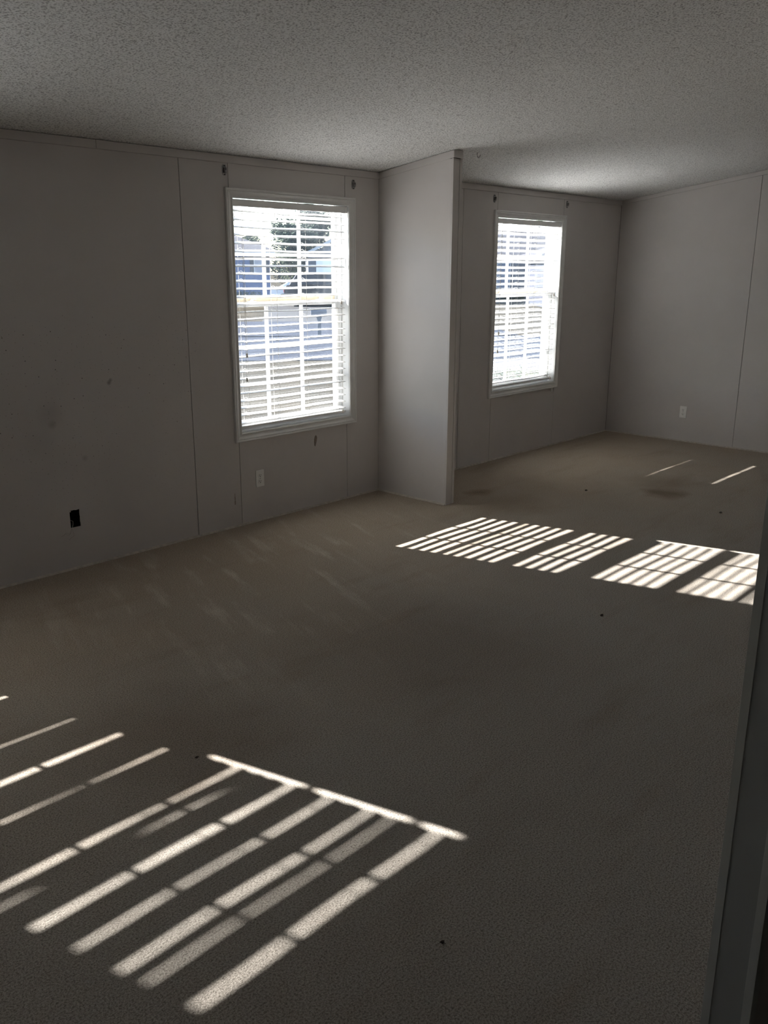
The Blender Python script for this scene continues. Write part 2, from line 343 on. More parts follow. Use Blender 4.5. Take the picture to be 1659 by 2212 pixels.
# marriage wall the camera looks past, far left wall, wall behind the camera
XJ = -3.327
ws = MB().prism([(XJ + .004, 0), (XE, 0), (XE, czz(ym) - .05), (XW, czz(ym) - .05), (XW, 2.62), (XJ + .004, 2.62)], 'y', -4.061, -3.981).build('wall_south', M_WALL)
tag(ws, 'dim wall end with white trim beside the opening', None, None, 'structure')
for y0, y1, yy in ((-3.993, -3.977, 0), (-4.065, -4.049, 1)):
    mb = MB().box(XJ - .0012, XJ + .0039, y0, y1, 0.0, 2.62)
    yo = (-3.9809, -3.977) if not yy else (-4.065, -4.0611)
    mb.box(XJ + .0039, XJ + .03, yo[0], yo[1], 0.0, 2.62); mb.build('corner_batten', M_DOORTRIM, ws, bevel=.0005)
MB().box(XJ, XJ + .0039, -4.0489, -3.9931, 0.0, 2.62).build('jamb_panel', M_JAMB, ws)
ww = MB().prism([(.14, -.05), (-8.4, -.05), (-8.4, czz(ym) + SL * (-8.4 - ym) + .05), (ym, czz(ym) + .05), (.14, czz(.14) + .05)], 'x', XW - .12, XW).build('wall_west', M_WALL); tag(ww, 'plain far side wall outside the view', None, None, 'structure')
wb = MB().box(XW, XE, -8.4, -8.3, -.05, zb_ + .02).build('wall_back', M_WALL); tag(wb, 'plain rear wall behind the viewer', None, None, 'structure')

# ------------------------------------------------------------------ windows
def casing_piece(side, x0, x1, z0, z1, parent):
    """mitred colonial casing: profile across 57 mm, inner edge at the opening"""
    W_ = 0.057
    pr = [(0.0, 0.0), (0.0, 0.007), (0.004, 0.009), (0.009, 0.009), (0.011, 0.006), (0.014, 0.006), (0.022, 0.0075), (0.031, 0.013), (0.036, 0.016), (0.040, 0.016), (0.042, 0.0135), (0.045, 0.0175), (0.052, 0.019), (0.057, 0.015), (0.057, 0.0)]
    def ring(corner):
        cx, cz, sx, sz = corner
        return [(cx + sx * w, -d, cz + sz * w) for w, d in pr]
    TL, TR, BL, BR = (x0, z1, -1, 1), (x1, z1, 1, 1), (x0, z0, -1, -1), (x1, z0, 1, -1)
    a, b = {'top': (TL, TR), 'bottom': (BL, BR), 'left': (TL, BL), 'right': (TR, BR)}[side]
    return MB().loft([ring(a), ring(b)]).build('casing', M_CASING, parent)

def make_window(name, label):
    """built for the first opening, in world coordinates of that opening; root at its lower left corner"""
    x0, x1 = OPN[0]; ox, oz = x0, ZB
    r = empty(name, (0, 0, 0)); tag(r, label, None, None, 'structure')
    for s in ('top', 'bottom', 'left', 'right'): casing_piece(s, x0, x1, ZB, ZT, r)
    j = MB(); t = .012                                       # jamb liner
    j.box(x0, x0 + .002, .0, .15, ZB, ZO).box(x1 - .002, x1, .0, .15, ZB, ZO)
    j.box(x0, x1, .0, .15, ZO - .004, ZO).box(x0, x1, .0, .15, ZB, ZB + .004)
    j.build('jamb_liner', M_VINYL, r)
    f = MB()                                                 # vinyl frame and tracks
    f.box(x0 + .002, x0 + .018, .066, .155, ZB + .004, ZO - .004).box(x1 - .014, x1 - .002, .112, .155, ZB + .004, ZO - .004)
    f.box(x1 - .022, x1 - .002, .062, .108, ZB + .004, 1.43).box(x1 - .008, x1 - .002, .062, .108, 1.43, ZO - .004)
    f.box(x0 + .018, x1 - .014, .066, .155, ZO - .016, ZO - .004).box(x0 + .018, x1 - .022, .062, .155, ZB + .004, ZB + .03)
    f.box(x0 + .018, x1 - .040, .100, .106, ZB + .03, ZB + .04)
    f.build('frame', M_VINYL, r, bevel=.0015)
    gx1 = -0.372
    def sash(nm, xa, xb, za, zb, ya, yb, stl, str_, bot, top, vm, hm, mt, ym_, railm):
        s = MB().box(xa, xa + stl, ya, yb, za, zb).box(xb - str_, xb, ya, yb, za, zb)
        s.box(xa + stl, xb - str_, ya, yb, za, za + bot).box(xa + stl, xb - str_, ya, yb, zb - top, zb)
        so_ = s.build(nm, railm, r, bevel=.002)
        yc = (ya + yb) / 2
        MB().box(xa + stl - .004, xb - str_ + .004, yc - .002, yc + .002, za + bot - .004, zb - top + .004).build('pane', M_GLASS, so_)
        for x in vm: MB().box(x - .010, x + .010, yc - .009, yc + .009, za + bot, zb - top).build('muntin', mt, so_, bevel=.002)
        for z in hm:
            xs = [xa + stl] + [q for x in vm for q in (x - .0101, x + .0101)] + [xb - str_]
            mb = MB()
            for k in range(0, len(xs), 2): mb.box(xs[k], xs[k + 1], yc - .0085, yc + .0085, z - .010, z + .010)
            mb.build('muntin', mt, so_, bevel=.002)
        return so_
    lo = sash('lower_sash', x0 + .018, x1 - .022, ZB + .03, 1.432, .066, .1, .012, .046, .034, .030, (-.985, -.68), (1.150, .905), M_VINYL, .083, M_VINYL)
    up = sash('upper_sash', x0 + .018, x1 - .014, 1.405, ZO - .016, .112, .142, .016, .013, .050, .018, (-.955, -.648), (1.725, 1.965), M_VINYL, .125, M_VINYL)
    MB().box(x0 + .020, x1 - .04, .1005, .1105, 1.433, 1.456).build('check_rail', M_CREAM, up)
    for xc in (-1.10, -0.50):                                # sash locks on the meeting rail
        mb = MB().box(xc - .03, xc + .03, .074, .098, 1.4322, 1.438).tube([(xc, .086, 1.437), (xc, .086, 1.444)], .012, 10).box(xc - .004, xc + .034, .080, .092, 1.444, 1.449)
        mb.build('sash_lock', M_VINYL, lo)
    return r
w1 = make_window('window_1', 'white double hung window with six over nine muntins beside the stub wall')
def dup_window(dx, name, label):
    o = copy_tree(w1); o.name = name; o.location.x = dx; o['label'] = label; return o
w2 = dup_window(2.730, 'window_2', 'farther white double hung window beyond the stub wall')
w3 = dup_window(-3.430, 'window_3', 'third matching window outside the view, source of the near sunlight patch')

# ------------------------------------------------------------------ blinds
SP = 0.0465; NS = 29; Z0 = 1.979; YB = 0.029; XS0, XS1 = -1.284, -0.337
def slat_mesh(seed):
    rng = random.Random(seed); mb = MB(); n = 9; prof = [(-.0250, 0), (-.009, .0016), (.009, .0016), (.0250, 0)]
    ph = rng.uniform(0, 6); amp = rng.uniform(.0008, .0026)
    rings = []
    for i in range(n):
        t = i / (n - 1); x = XS0 + (XS1 - XS0) * t
        sag = amp * (math.sin(t * math.pi * 3 + ph) - .6 * math.sin(t * math.pi))
        rings.append([(x, y, z + .0013 + sag) for y, z in prof] + [(x, y, z - .0013 + sag) for y, z in reversed(prof)])
    return mb.loft(rings).mesh('slat', M_SLAT)
SLATS = [slat_mesh(i) for i in range(5)]
LAD = (-1.216, -0.959, -0.700, -0.410)
def make_blind(dx, tilt, label, seed, loose=True, lift={}):
    """tilt: function k -> degrees, positive lifts the outer edge"""
    rng = random.Random(seed)
    r = empty('window_blind', (dx, 0, 0)); tag(r, label, 'blind', 'horizontal blinds in the window openings')
    MB().box(-1.288, -0.309, .012, .056, 2.006, 2.044).build('headrail', M_SLAT, r, bevel=.002)
    v = MB(); n = 24; top = []; 
    for i in range(n):                                       # valance with a slightly ragged lower edge
        xa = -1.290 + i * (0.962 / n); xb = -1.290 + (i + 1) * (0.962 / n); d = rng.uniform(-.001, .001)
        v.box(xa, xb, .002, .0065, 2.0035 + d, 2.0445)
    v.build('valance', M_SLAT, r); MB().box(-0.3265, -0.312, .002, .050, 2.005, 2.0445).build('valance_return', M_SLAT, r)
    for xa, xb in ((-.69, -.62), (-.40, -.312)): MB().box(xa, xb, .003, .05, 2.0446, 2.0475).build('mount_clip', M_DARK, r)
    MB().box(XS0, XS1 - .001, YB - .025, YB + .025, .640, .655).build('bottom_rail', M_SLAT, r, bevel=.003)
    for k in range(NS):
        z = Z0 - SP * k
        if z < .668: break
        inst(SLATS[rng.randrange(5)], 'slat', r, (0, YB, z + rng.uniform(-.0012, .0012) + lift.get(k, 0)), (math.radians(tilt(k)), 0, math.radians(rng.uniform(-.12, .12))))
    for x in LAD:
        c_ = MB(); jx = rng.uniform(-.004, .004)
        for y, ox in ((.002, 0.0), (.056, -.006 + jx)):
            pts = [(x + ox + .0015 * math.sin(i * 1.7 + y * 90), y, 2.005 - i * (1.352 / 14)) for i in range(15)]
            c_.tube(pts, .0009, 4)
        for k in range(NS):
            z = Z0 - SP * k
            if z < .668: break
            tl = math.radians(tilt(k)); s_ = math.sin(tl) * .027
            c_.tube([(x, .002, z - s_ - .002), (x - .003, .056, z + s_ - .002)], .0008, 4)
            if loose and rng.random() < .75:                  # slack rungs curling over the slat
                hh = rng.uniform(.006, .018)
                c_.tube([(x, .003, z - s_), (x - .001, .015, z - s_ * .5 + hh * .8), (x - .004, .035, z + s_ * .4 + hh), (x - .006, .055, z + s_ + .001)], .0011, 4)
        c_.build('ladder_cord', M_CORD, r)
    for x, zb_t in ((-1.228, 1.118), (-1.236, .966), (-.384, 1.426), (-.378, .665)):
        pts = [(x + .006, -.001, 2.004), (x + .003, -.004, 1.7), (x, -.005, zb_t)]
        if x > -.38: pts = [(x, -.002, 2.004), (x + .005, -.004, 1.82), (x + .040, -.005, 1.70), (x + .045, -.005, 1.60), (x + .015, -.005, 1.52), (x + .006, -.005, 1.2), (x, -.005, zb_t)]
        cc = MB().tube(pts, .0009, 4).build('lift_cord', M_CORD, r)
        MB().tube([(x, -.0055, zb_t + .002), (x, -.0055, zb_t - .004), (x, -.0055, zb_t - .022), (x, -.0055, zb_t - .026)], [.003, .0065, .0078, .005], 10).build('tassel', M_TASSEL, cc, smooth=True)
    return r
t1 = {k: 0 for k in range(40)}
def tilt1(k): 
    z = Z0 - SP * k
    if k == 6: return -17.0                                # one slat flipped the other way
    base = 18.0 - .55 * k if z > 1.44 else 4.0 + .25 * (k - 12)
    return base + 1.6 * math.sin(k * 2.3) + (-3 if k in (17,) else 0)
def tilt2(k): return -21.0 + 0.6 * math.sin(k * 1.9)
def tilt3(k): return -13.0 if k < 12 else -20.0
LIFT3 = {0: 0.0}                                            # uneven slat heights of the slack ladders
for i_, l_ in enumerate((.45, .2, .28, .42, .05, .45, .03, .55, .05, .25, .4, .0)): LIFT3[i_ + 1] = LIFT3[i_] - (l_ - .27) * .72 * SP
LIFT3.update({13: .013, 14: .0075, 17: .015, 20: .003, 25: .008})
b1 = make_blind(0.0, tilt1, 'white horizontal blind with open slats in the nearer window, cords hanging at both ends', 1)
b2 = make_blind(2.730, tilt2, 'white horizontal blind in the far window beyond the stub wall', 2, lift={17: .008, 24: .006})
b3 = make_blind(-3.430, tilt3, 'white horizontal blind in the window outside the frame, nearly shut', 3, lift=LIFT3)

# ------------------------------------------------------------------ small things on the walls
def bracket(x, z, label):
    r = empty('curtain_bracket', (x, -.0, z)); tag(r, label, 'bracket', 'curtain rod brackets above the windows')
    n = 14; pl = [(.017 * math.copysign(abs(math.cos(t)) ** .6, math.cos(t)), .031 * math.copysign(abs(math.sin(t)) ** .7, math.sin(t))) for t in (2 * math.pi * k / n for k in range(n))]
    MB().prism(pl, 'y', -.0025, 0).build('back_plate', M_METAL, r, bevel=.0006)
    mb = MB().box(-.008, .008, -.017, -.0026, -.016, -.013).box(-.008, -.0055, -.017, -.0026, -.013, .012).box(.0055, .008, -.017, -.0026, -.013, .012).box(-.0055, .0055, -.017, -.015, -.013, -.002)
    mb.build('rod_cup', M_METAL, r, bevel=.0006)
    for zz in (.023, -.026): MB().tube([(0, -.0026, zz), (0, -.005, zz)], .0035, 8).build('screw', M_DARK, r)
bracket(-1.342, 2.202, 'grey metal curtain bracket above the left end of the nearer window casing')
bracket(-0.254, 2.192, 'grey metal curtain bracket above the nearer window, close to the stub wall corner')
bracket(1.379, 2.192, 'grey metal curtain bracket above the far window, on the side by the stub wall')
bracket(2.493, 2.203, 'grey metal curtain bracket above the far window, on the side by the end wall')

def outlet(loc, rz, label):
    r = empty('wall_outlet', loc, rz); tag(r, label, 'outlet', 'white duplex outlets low on the walls')
    MB().box(-.035, .035, -.006, 0, -.057, .057).build('cover_plate', M_PLATE, r, bevel=.003)
    for zc in (.0205, -.0205):
        n = 16; pl = []
        for k in range(n):
            t = 2 * math.pi * k / n; pl.append((.0170 * math.cos(t), zc + max(-.0135, min(.0135, .0170 * math.sin(t)))))
        f = MB().prism(pl, 'y', -.0078, -.0058).build('receptacle', M_PLATE, r, bevel=.0006)
        MB().box(-.0075, -.0050, -.0082, -.0076, zc - .002, zc + .008).build('slot', M_DARK, f)
        MB().box(.0050, .0072, -.0082, -.0076, zc - .001, zc + .007).build('slot', M_DARK, f)
        MB().prism([(.0032 * math.cos(t), zc - .007 + .0032 * math.sin(t)) for t in (2 * math.pi * k / 8 for k in range(8))], 'y', -.0082, -.0076).build('slot', M_DARK, f)
    MB().tube([(0, -.0058, 0), (0, -.0074, 0)], .003, 8).build('screw', M_METAL, r)
outlet((-1.157, 0, .291), 0, 'white duplex wall outlet under the nearer window')
outlet((XE, -.830, .290), -math.pi / 2, 'white duplex wall outlet low on the plain end wall')

hx0, hx1, hz0, hz1 = HOLE
r = empty('cut_hole', (hx0, 0, hz0)); tag(r, 'dark rectangular hole cut through the left wall panel with a loose wire', 'hole')
cav = MB().box(-.004, .065, .125, .13, -.004, .105).box(-.004, .0005, .0005, .125, -.004, .105).box(.0605, .065, .0005, .125, -.004, .105).box(.0, .061, .0005, .125, -.004, .0005).box(.0, .061, .0005, .125, .1005, .105)
cav.build('cavity_lining', M_DARK, r)
rg = MB(); rr = random.Random(4)
for i in range(11): 
    x = .002 + i * .0054; rg.box(x, x + .0054, -.0008, .003, .1005 - rr.uniform(.001, .004), .1015)
for i in range(16):
    z = i * .006; rg.box(.0605 - rr.uniform(.0005, .0025), .0615, -.0006, .003, z, z + .006)
rg.tube([(.004, -.002, .092), (.003, .002, .097)], [.004, .003], 8)
rg.build('torn_edge', mat('gypsum_edge', (.62, .60, .56), .9, var=.1, vscale=80), r)
MB().tube([(.004, .01, .042), (.009, .002, .040), (.014, -.003, .036), (.012, -.004, .018), (.007, -.004, .002), (.004, -.004, -.004)], .0013, 6).build('pale_wire', M_CORD, r)
for pts in ([(.005, -.002, .0), (-.004, -.004, -.018), (-.014, -.004, -.036), (-.026, -.003, -.034), (-.040, -.004, -.026), (-.052, -.004, -.034), (-.066, -.003, -.036)],
            [(.006, -.002, .0), (.007, -.004, -.02), (.012, -.004, -.036), (.013, -.004, -.046), (.002, -.004, -.052), (-.012, -.004, -.060), (-.020, -.003, -.066)],
            [(.005, -.002, .0), (-.010, -.005, -.034), (-.022, -.004, -.024), (-.034, -.004, -.021), (-.046, -.003, -.032)]):
    MB().tube(pts, .0007, 5).build('hair_wire', M_WIRE, r)

d = MB(); n = 14; pl = []
for k in range(n + 1):
    t = k / n; pl.append((.004 + .0135 * math.sin(math.pi * t ** .6) + .006 * (1 - t), .040 - .080 * t))
for k in range(n - 1, 0, -1):
    t = k / n; pl.append((-.0005 - .009 * math.sin(math.pi * t ** .7) + .008 * (1 - t) - .003 * t, .040 - .080 * t))
o = d.prism(pl, 'y', -.0006, .0004).build('torn_patch', M_PAPER); o.location = (-.652, 0, .473)
tag(o, 'brown teardrop shaped tear in the wall panel under the nearer window', 'tear')
o = MB()
for z0, z1, w_ in ((.150, .175, .0045), (.176, .205, .003), (.206, .226, .002)): o.box(-1.367 - w_, -1.367 + w_, -.0005, .0004, z0, z1)
tag(o.build('scuff_mark', M_PAPER), 'brown vertical scuff on the wall left of the outlet', 'scuff')
tag(MB().tube([(2.392, -.001, .556), (2.392, -.012, .556)], .012, 12).box(2.386, 2.398, -.016, -.004, .522, .556).build('cord_cleat', M_PLATE), 'tiny white plastic cleat under the far window corner', 'cleat')
hk = MB(); pts = [(0, 0, .0), (0, 0, -.018)] + [(.010 - .010 * math.cos(t), 0, -.018 - .012 * math.sin(t)) for t in (math.pi * k / 6 for k in range(1, 7))] + [(.021, 0, -.012)]
hk.tube(pts, .0022, 8).tube([(0, 0, .0), (0, 0, -.003)], .006, 8)
o = hk.build('ceiling_hook', M_METAL, smooth=True); o.location = (.241, -.673, czz(-.673) + .001); o.rotation_euler = (0, 0, -.8)
tag(o, 'small dark metal hook screwed into the ceiling beyond the stub wall', 'hook')
for i, (x, y, s, lb) in enumerate(((-1.084, -2.527, .014, 'dark crumb on the carpet just in front of the sunlit stripes'), (1.171, -2.194, .016, 'dark crumb on the carpet beyond the sunlit stripes near the trim'), (1.078, -1.182, .016, 'dark crumb on the carpet below the far window'), (-3.212, -2.144, .009, 'brown crumb on the carpet beside the bright sun line'), (-3.30, -3.316, .008, 'tiny dark crumb on the bare carpet between the near sun patch and trim'))):
    mb = MB(); q = random.Random(i + 20); rings = []
    for zz, k in ((0, .7), (.35, 1), (.8, .55)): rings.append([(s * k * q.uniform(.6, 1.1) * math.cos(t), s * k * .7 * q.uniform(.6, 1.1) * math.sin(t), zz * s * .6) for t in (2 * math.pi * j / 7 for j in range(7))])
    o = mb.loft(rings).build('carpet_crumb', M_CRUMB); o.location = (x, y, .001); tag(o, lb, 'crumb', 'crumbs on the carpet')

# ------------------------------------------------------------------ outdoors (street frame: u along the street, v away from this house)
GZ = -0.75; A = math.atan2(-.65, .76); cu, su = math.cos(A), math.sin(A)
def UV(u, v, z=0.0): return (u * cu - v * su, u * su + v * cu, GZ + z)
M_LAWN = mat('winter_lawn', (.033, .029, .021), .95, rgb2=(.070, .062, .048), vscale=.6, bump=.5, bscale=12, spec=0, vdetail=8)
M_ASPH = mat('asphalt', (.020, .024, .036), .9, var=.15, vscale=1.2, bump=.2, bscale=40, spec=.1)
M_CONC = mat('concrete', (.048, .047, .046), .9, var=.08, vscale=2, spec=.1)
M_SIDING = mat('blue_siding', (.075, .11, .22), .7, var=.03, vscale=2)
M_SIDING2 = mat('pale_siding', (.12, .135, .165), .7, var=.03, vscale=2)
M_SIDING3 = mat('grey_siding', (.06, .073, .108), .7, var=.03, vscale=2)
M_WHITE = mat('white_paint', (.42, .44, .48), .5, var=.02, vscale=3)
M_ROOF = mat('shingle_roof', (.055, .053, .06), .9, var=.15, vscale=6)
M_DOORW = mat('white_door', (.85, .86, .88), .5, var=.02, vscale=3)
M_SIDING4 = mat('mid_siding', (.042, .048, .066), .7, var=.03, vscale=2)
M_SHUT = mat('dark_shutter', (.03, .035, .05), .6, var=.1, vscale=5)
M_HPANE = mat('house_pane', (.12, .16, .25), .1, spec=.6, var=.05, vscale=2)
M_CARW = mat('white_car_paint', (.80, .80, .83), .3, spec=.5, var=.01, vscale=2)
M_CARD = mat('dark_car_paint', (.010, .011, .016), .4, spec=.08, var=.05, vscale=2)
M_CARG = mat('car_glass', (.015, .02, .03), .2, spec=.15, var=.05, vscale=2)
M_TYRE = mat('tyre_rubber', (.02, .02, .02), .9, var=.1, vscale=8)
M_RIM = mat('alloy_rim', (.6, .6, .62), .35, metal=.7, var=.03, vscale=8)
M_BARK = mat('bark', (.17, .14, .12), .95, var=.2, vscale=6, bump=.3, bscale=20)
M_LEAF = mat('evergreen_leaf', (.035, .055, .035), .7, rgb2=(.05, .07, .048), vscale=1.5, spec=.03)
M_LEAF2 = mat('olive_leaf', (.07, .09, .045), .7, rgb2=(.09, .10, .06), vscale=1.5, spec=.03)
M_MAIL = mat('mailbox_grey', (.10, .11, .14), .5, var=.08, vscale=6)
M_WEED = mat('weed_leaf', (.12, .15, .06), .8, rgb2=(.40, .38, .25), vscale=9)

tag(MB().box(-8.5, 8.5, .17, 4.6, GZ - .05, GZ + .03).build('bounce_slab', mat('bounce_slab_pale', (.50, .49, .47), .9, var=.08, vscale=1.5, spec=.1)), 'added unseen pale slab outside the window wall, bouncing sunlight indoors', None, None, 'structure')  # out-of-view slab added to bounce sunlight up through the windows to the ceiling
lw = MB(); N = 12; L = 260
lw.box(-L, L, .16, L, GZ - .3, GZ)
tag(lw.build('lawn_ground', M_LAWN), 'patchy winter lawn stretching away outside the windows', None, None, 'structure')
def strip(u0, u1, v0, v1, h, name, m_, label):
    p = [UV(u0, v0, -.05), UV(u1, v0, -.05), UV(u1, v1, -.05), UV(u0, v1, -.05), UV(u0, v0, h), UV(u1, v0, h), UV(u1, v1, h), UV(u0, v1, h)]
    return tag(MB().hexa(p).build(name, m_), label, None, None, 'structure')
strip(-60, 70, 17.0, 25.0, .02, 'street_road', M_ASPH, 'grey asphalt street crossing the view outside')
strip(-9, 8, 25.3, 34.0, .03, 'driveway_apron', M_ASPH, 'asphalt parking apron across the street')
strip(-1.5, 9, 34.0, 53.0, .03, 'driveway_road', M_CONC, 'pale driveway leading to the parked cars')
M_WALK = mat('walk_concrete', (.11, .108, .115), .9, var=.08, vscale=2, spec=.1)
strip(1.0, 12, 13.4, 16.7, .04, 'sidewalk_path', M_WALK, 'bright concrete walk below the far window')

def house(name, u0, u1, v0, dep, eave, ridge, m_, label, hip=True, gable_front=False, wins=(), garage=None, ov=.45):
    r = empty(name, UV((u0 + u1) / 2, v0), A); tag(r, label, 'house', 'houses across the street')
    hw = (u1 - u0) / 2
    MB().box(-hw, hw, 0, dep, -.1, eave).build('wall', m_, r)
    rf = MB()
    if gable_front:
        rf.loft([[(-hw - ov, -.35, eave - .12), (-hw - ov, -.35, eave + .08), (0, -.35, ridge + .1), (hw + ov, -.35, eave + .08), (hw + ov, -.35, eave - .12), (0, -.35, ridge - .12)],
                 [(-hw - ov, dep + .3, eave - .12), (-hw - ov, dep + .3, eave + .08), (0, dep + .3, ridge + .1), (hw + ov, dep + .3, eave + .08), (hw + ov, dep + .3, eave - .12), (0, dep + .3, ridge - .12)]])
        rf.build('roof', M_ROOF, r)
        MB().prism([(-hw, eave), (hw, eave), (0, ridge - .14)], 'y', .001, .2).build('gable', m_, r)
        MB().loft([[(-hw - ov, y, eave - .16), (-hw - ov, y, eave + .06), (0, y, ridge + .06), (hw + ov, y, eave + .06), (hw + ov, y, eave - .16), (0, y, ridge - .18)] for y in (-.40, -.352)]).build('bargeboard', M_WHITE, r)
    else:
        rl = hw - dep / 2 if hip else hw + .2
        rf.add([(-hw - ov, -ov, eave + .3), (hw + ov, -ov, eave + .3), (hw + ov, dep + ov, eave + .3), (-hw - ov, dep + ov, eave + .3), (-rl, dep / 2, ridge), (rl, dep / 2, ridge)],
               [(0, 1, 5, 4), (1, 2, 5), (2, 3, 4, 5), (3, 0, 4), (3, 2, 1, 0)])
        rf.build('roof', M_ROOF, r)
        MB().box(-hw - ov, hw + ov, -ov, dep + ov, eave, eave + .298).build('fascia', M_WHITE, r)
    for (wc, wz0, wz1, ww_, sh) in wins:
        x = wc - (u0 + u1) / 2
        f = MB().box(x - ww_ / 2, x + ww_ / 2, -.05, -.001, wz0, wz1).build('window', M_WHITE, r)
        MB().box(x - ww_ / 2 + .07, x + ww_ / 2 - .07, -.06, -.051, wz0 + .07, (wz0 + wz1) / 2 - .02).build('pane', M_HPANE, f)
        MB().box(x - ww_ / 2 + .07, x + ww_ / 2 - .07, -.06, -.051, (wz0 + wz1) / 2 + .02, wz1 - .07).build('pane', M_HPANE, f)
        for sgn in ((-1, 1) if sh else ()):
            a = x + sgn * (ww_ / 2 + sh / 2 + .01); MB().box(a - sh / 2, a + sh / 2, -.05, -.001, wz0, wz1).build('shutter', M_SHUT, r)
    if garage:
        a, b, zt = garage; a -= (u0 + u1) / 2; b -= (u0 + u1) / 2
        gd = MB().box(a, b, -.06, -.001, 0, zt).build('garage_door', M_DOORW, r)
        for k in range(4): MB().box(a + .05, b - .05, -.085, -.061, .04 + k * zt / 4, (k + 1) * zt / 4 - .04).build('door_panel', M_DOORW, gd)
    return r
house('blue_house', -15, -1.33, 59.4, 8.0, 3.25, 5.2, M_SIDING, 'blue sided house with dark shutters seen through the nearer window', wins=((-2.03, 1.95, 3.25 - .02, .84, .26), (-6.5, 1.95, 3.2, .84, .3), (-10.5, 1.95, 3.2, .84, .3)))
house('white_garage', 1.6, 9.6, 63.5, 7.0, 3.3, 5.5, M_SIDING2, 'pale garage with gabled roof and white door behind the parked cars', gable_front=True, garage=(2.2, 7.6, 2.9))
house('grey_house', 11.0, 26.0, 55.5, 8.0, 2.95, 5.2, M_SIDING3, 'long low grey blue house seen through the far window', wins=((14.98, 1.0, 2.75, 1.0, 0), (19.3, 1.5, 2.7, 1.0, 0), (12.6, 1.5, 2.7, 1.0, 0)))
house('porch_wing', 16.0, 22.5, 48.8, 4.6, 2.9, 4.2, M_SIDING4, 'paler wing standing in front of the long grey house', wins=((20.0, 1.3, 2.5, 1.0, 0),))

def car(name, u, v, flip, m_, label, kind):
    r = empty(name, UV(u, v), A + (math.pi if flip else 0)); tag(r, label, 'car', 'cars parked across the street')
    r.scale = (1.16, 1.16, 1.16) if kind == 'suv' else (1.15, 1.15, 1.15)
    if kind == 'suv':
        L_, Wd = 4.8, 1.9
        low = [(-2.4, .45), (-2.38, .95), (-2.2, 1.05), (-1.2, 1.12), (2.25, 1.12), (2.4, .95), (2.4, .42), (1.9, .28), (-1.95, .28)]
        cab = [(-1.25, 1.12), (-.55, 1.72), (.2, 1.80), (1.7, 1.76), (2.2, 1.12)]
    else:
        L_, Wd = 4.5, 1.75
        low = [(-2.25, .40), (-2.2, .72), (-1.9, .86), (-1.1, .95), (1.6, .98), (2.2, .92), (2.25, .5), (1.9, .24), (-1.9, .24)]
        cab = [(-1.25, .95), (-.45, 1.38), (.2, 1.45), (.9, 1.40), (1.7, .98)]
    h = Wd / 2
    MB().loft([[(x, -h + .06, z) for x, z in low], [(x, -h, z - .02) for x, z in low], [(x, h, z - .02) for x, z in low], [(x, h - .06, z) for x, z in low]]).build('body', m_, r, bevel=.04)
    cb = MB().loft([[(x * (.97), -h + .10 + .22 * (z - cab[0][1]) , z) for x, z in cab], [(x * .97, h - .10 - .22 * (z - cab[0][1]), z) for x, z in cab]]).build('cabin', m_, r, bevel=.03)
    zc = cab[0][1]; zt = max(z for x, z in cab)
    for sd in (-1, 1):
        for xa, xb in ((cab[1][0] - .25, cab[2][0] - .05), (cab[2][0] + .05, cab[3][0] - .1)):
            y0 = h - .10 - .22 * .05 + .012; y1 = h - .10 - .22 * (zt - zc - .12) + .012
            p = [(xa, sd * y0, zc + .05), (xb, sd * y0, zc + .05), (xb - .05, sd * y1, zt - .12), (xa + .3, sd * y1, zt - .12)]
            q = [(x, y - sd * .03, z) for x, y, z in p]; MB().hexa(p + q).build('side_window', M_CARG, cb)
    a, b = cab[0], cab[1]
    p = [(a[0] * .97 - .02, -h + .22, a[1] + .06), (a[0] * .97 - .02, h - .22, a[1] + .06), (b[0] * .97 - .02, h - .34, b[1] - .04), (b[0] * .97 - .02, -h + .34, b[1] - .04)]
    MB().hexa(p + [(x + .06, y, z - .03) for x, y, z in p]).build('windshield', M_CARG, cb)
    for xw in (-1.45, 1.42):
        for sd in (-1, 1):
            y = sd * (h - .10); R = .36 if kind == 'suv' else .32
            wl = MB().loft([[(xw + rr * math.cos(t), y + yy, R + rr * math.sin(t) - .02) for t in (2 * math.pi * k / 18 for k in range(18))] for rr, yy in ((R - .05, -.12), (R, -.08), (R, .08), (R - .05, .12))]).build('wheel', M_TYRE, r)
            MB().loft([[(xw + rr * math.cos(t), y + sd * yy, R + rr * math.sin(t) - .02) for t in (2 * math.pi * k / 14 for k in range(14))] for rr, yy in ((R * .62, .11), (R * .58, .13))]).build('rim', M_RIM, wl)
    for sd in (-1, 1):
        MB().box(low[1][0] - .02, low[1][0] + .10, sd * (h - .35) - .18, sd * (h - .35) + .18, low[1][1] - .18, low[1][1] - .04).build('headlight', M_WHITE, r, bevel=.02)
        MB().box(low[5][0] - .12, low[5][0] + .02, sd * (h - .22) - .12, sd * (h - .22) + .12, low[5][1] - .22, low[5][1] - .02).build('tail_light', mat('tail_red', (.25, .02, .02), .3, var=.05), r, bevel=.02)
        MB().box(-1.02, -.85, sd * (h + .08) - .08, sd * (h + .08) + .08, zc + .02, zc + .16).build('mirror', m_, r, bevel=.02)
    return r
car('parked_car', 1.25, 54.4, True, M_CARW, 'white car parked just behind the dark one', 'car')
car('parked_suv', 2.4, 51.0, True, M_CARD, 'dark sport utility car parked on the driveway across the street', 'suv')

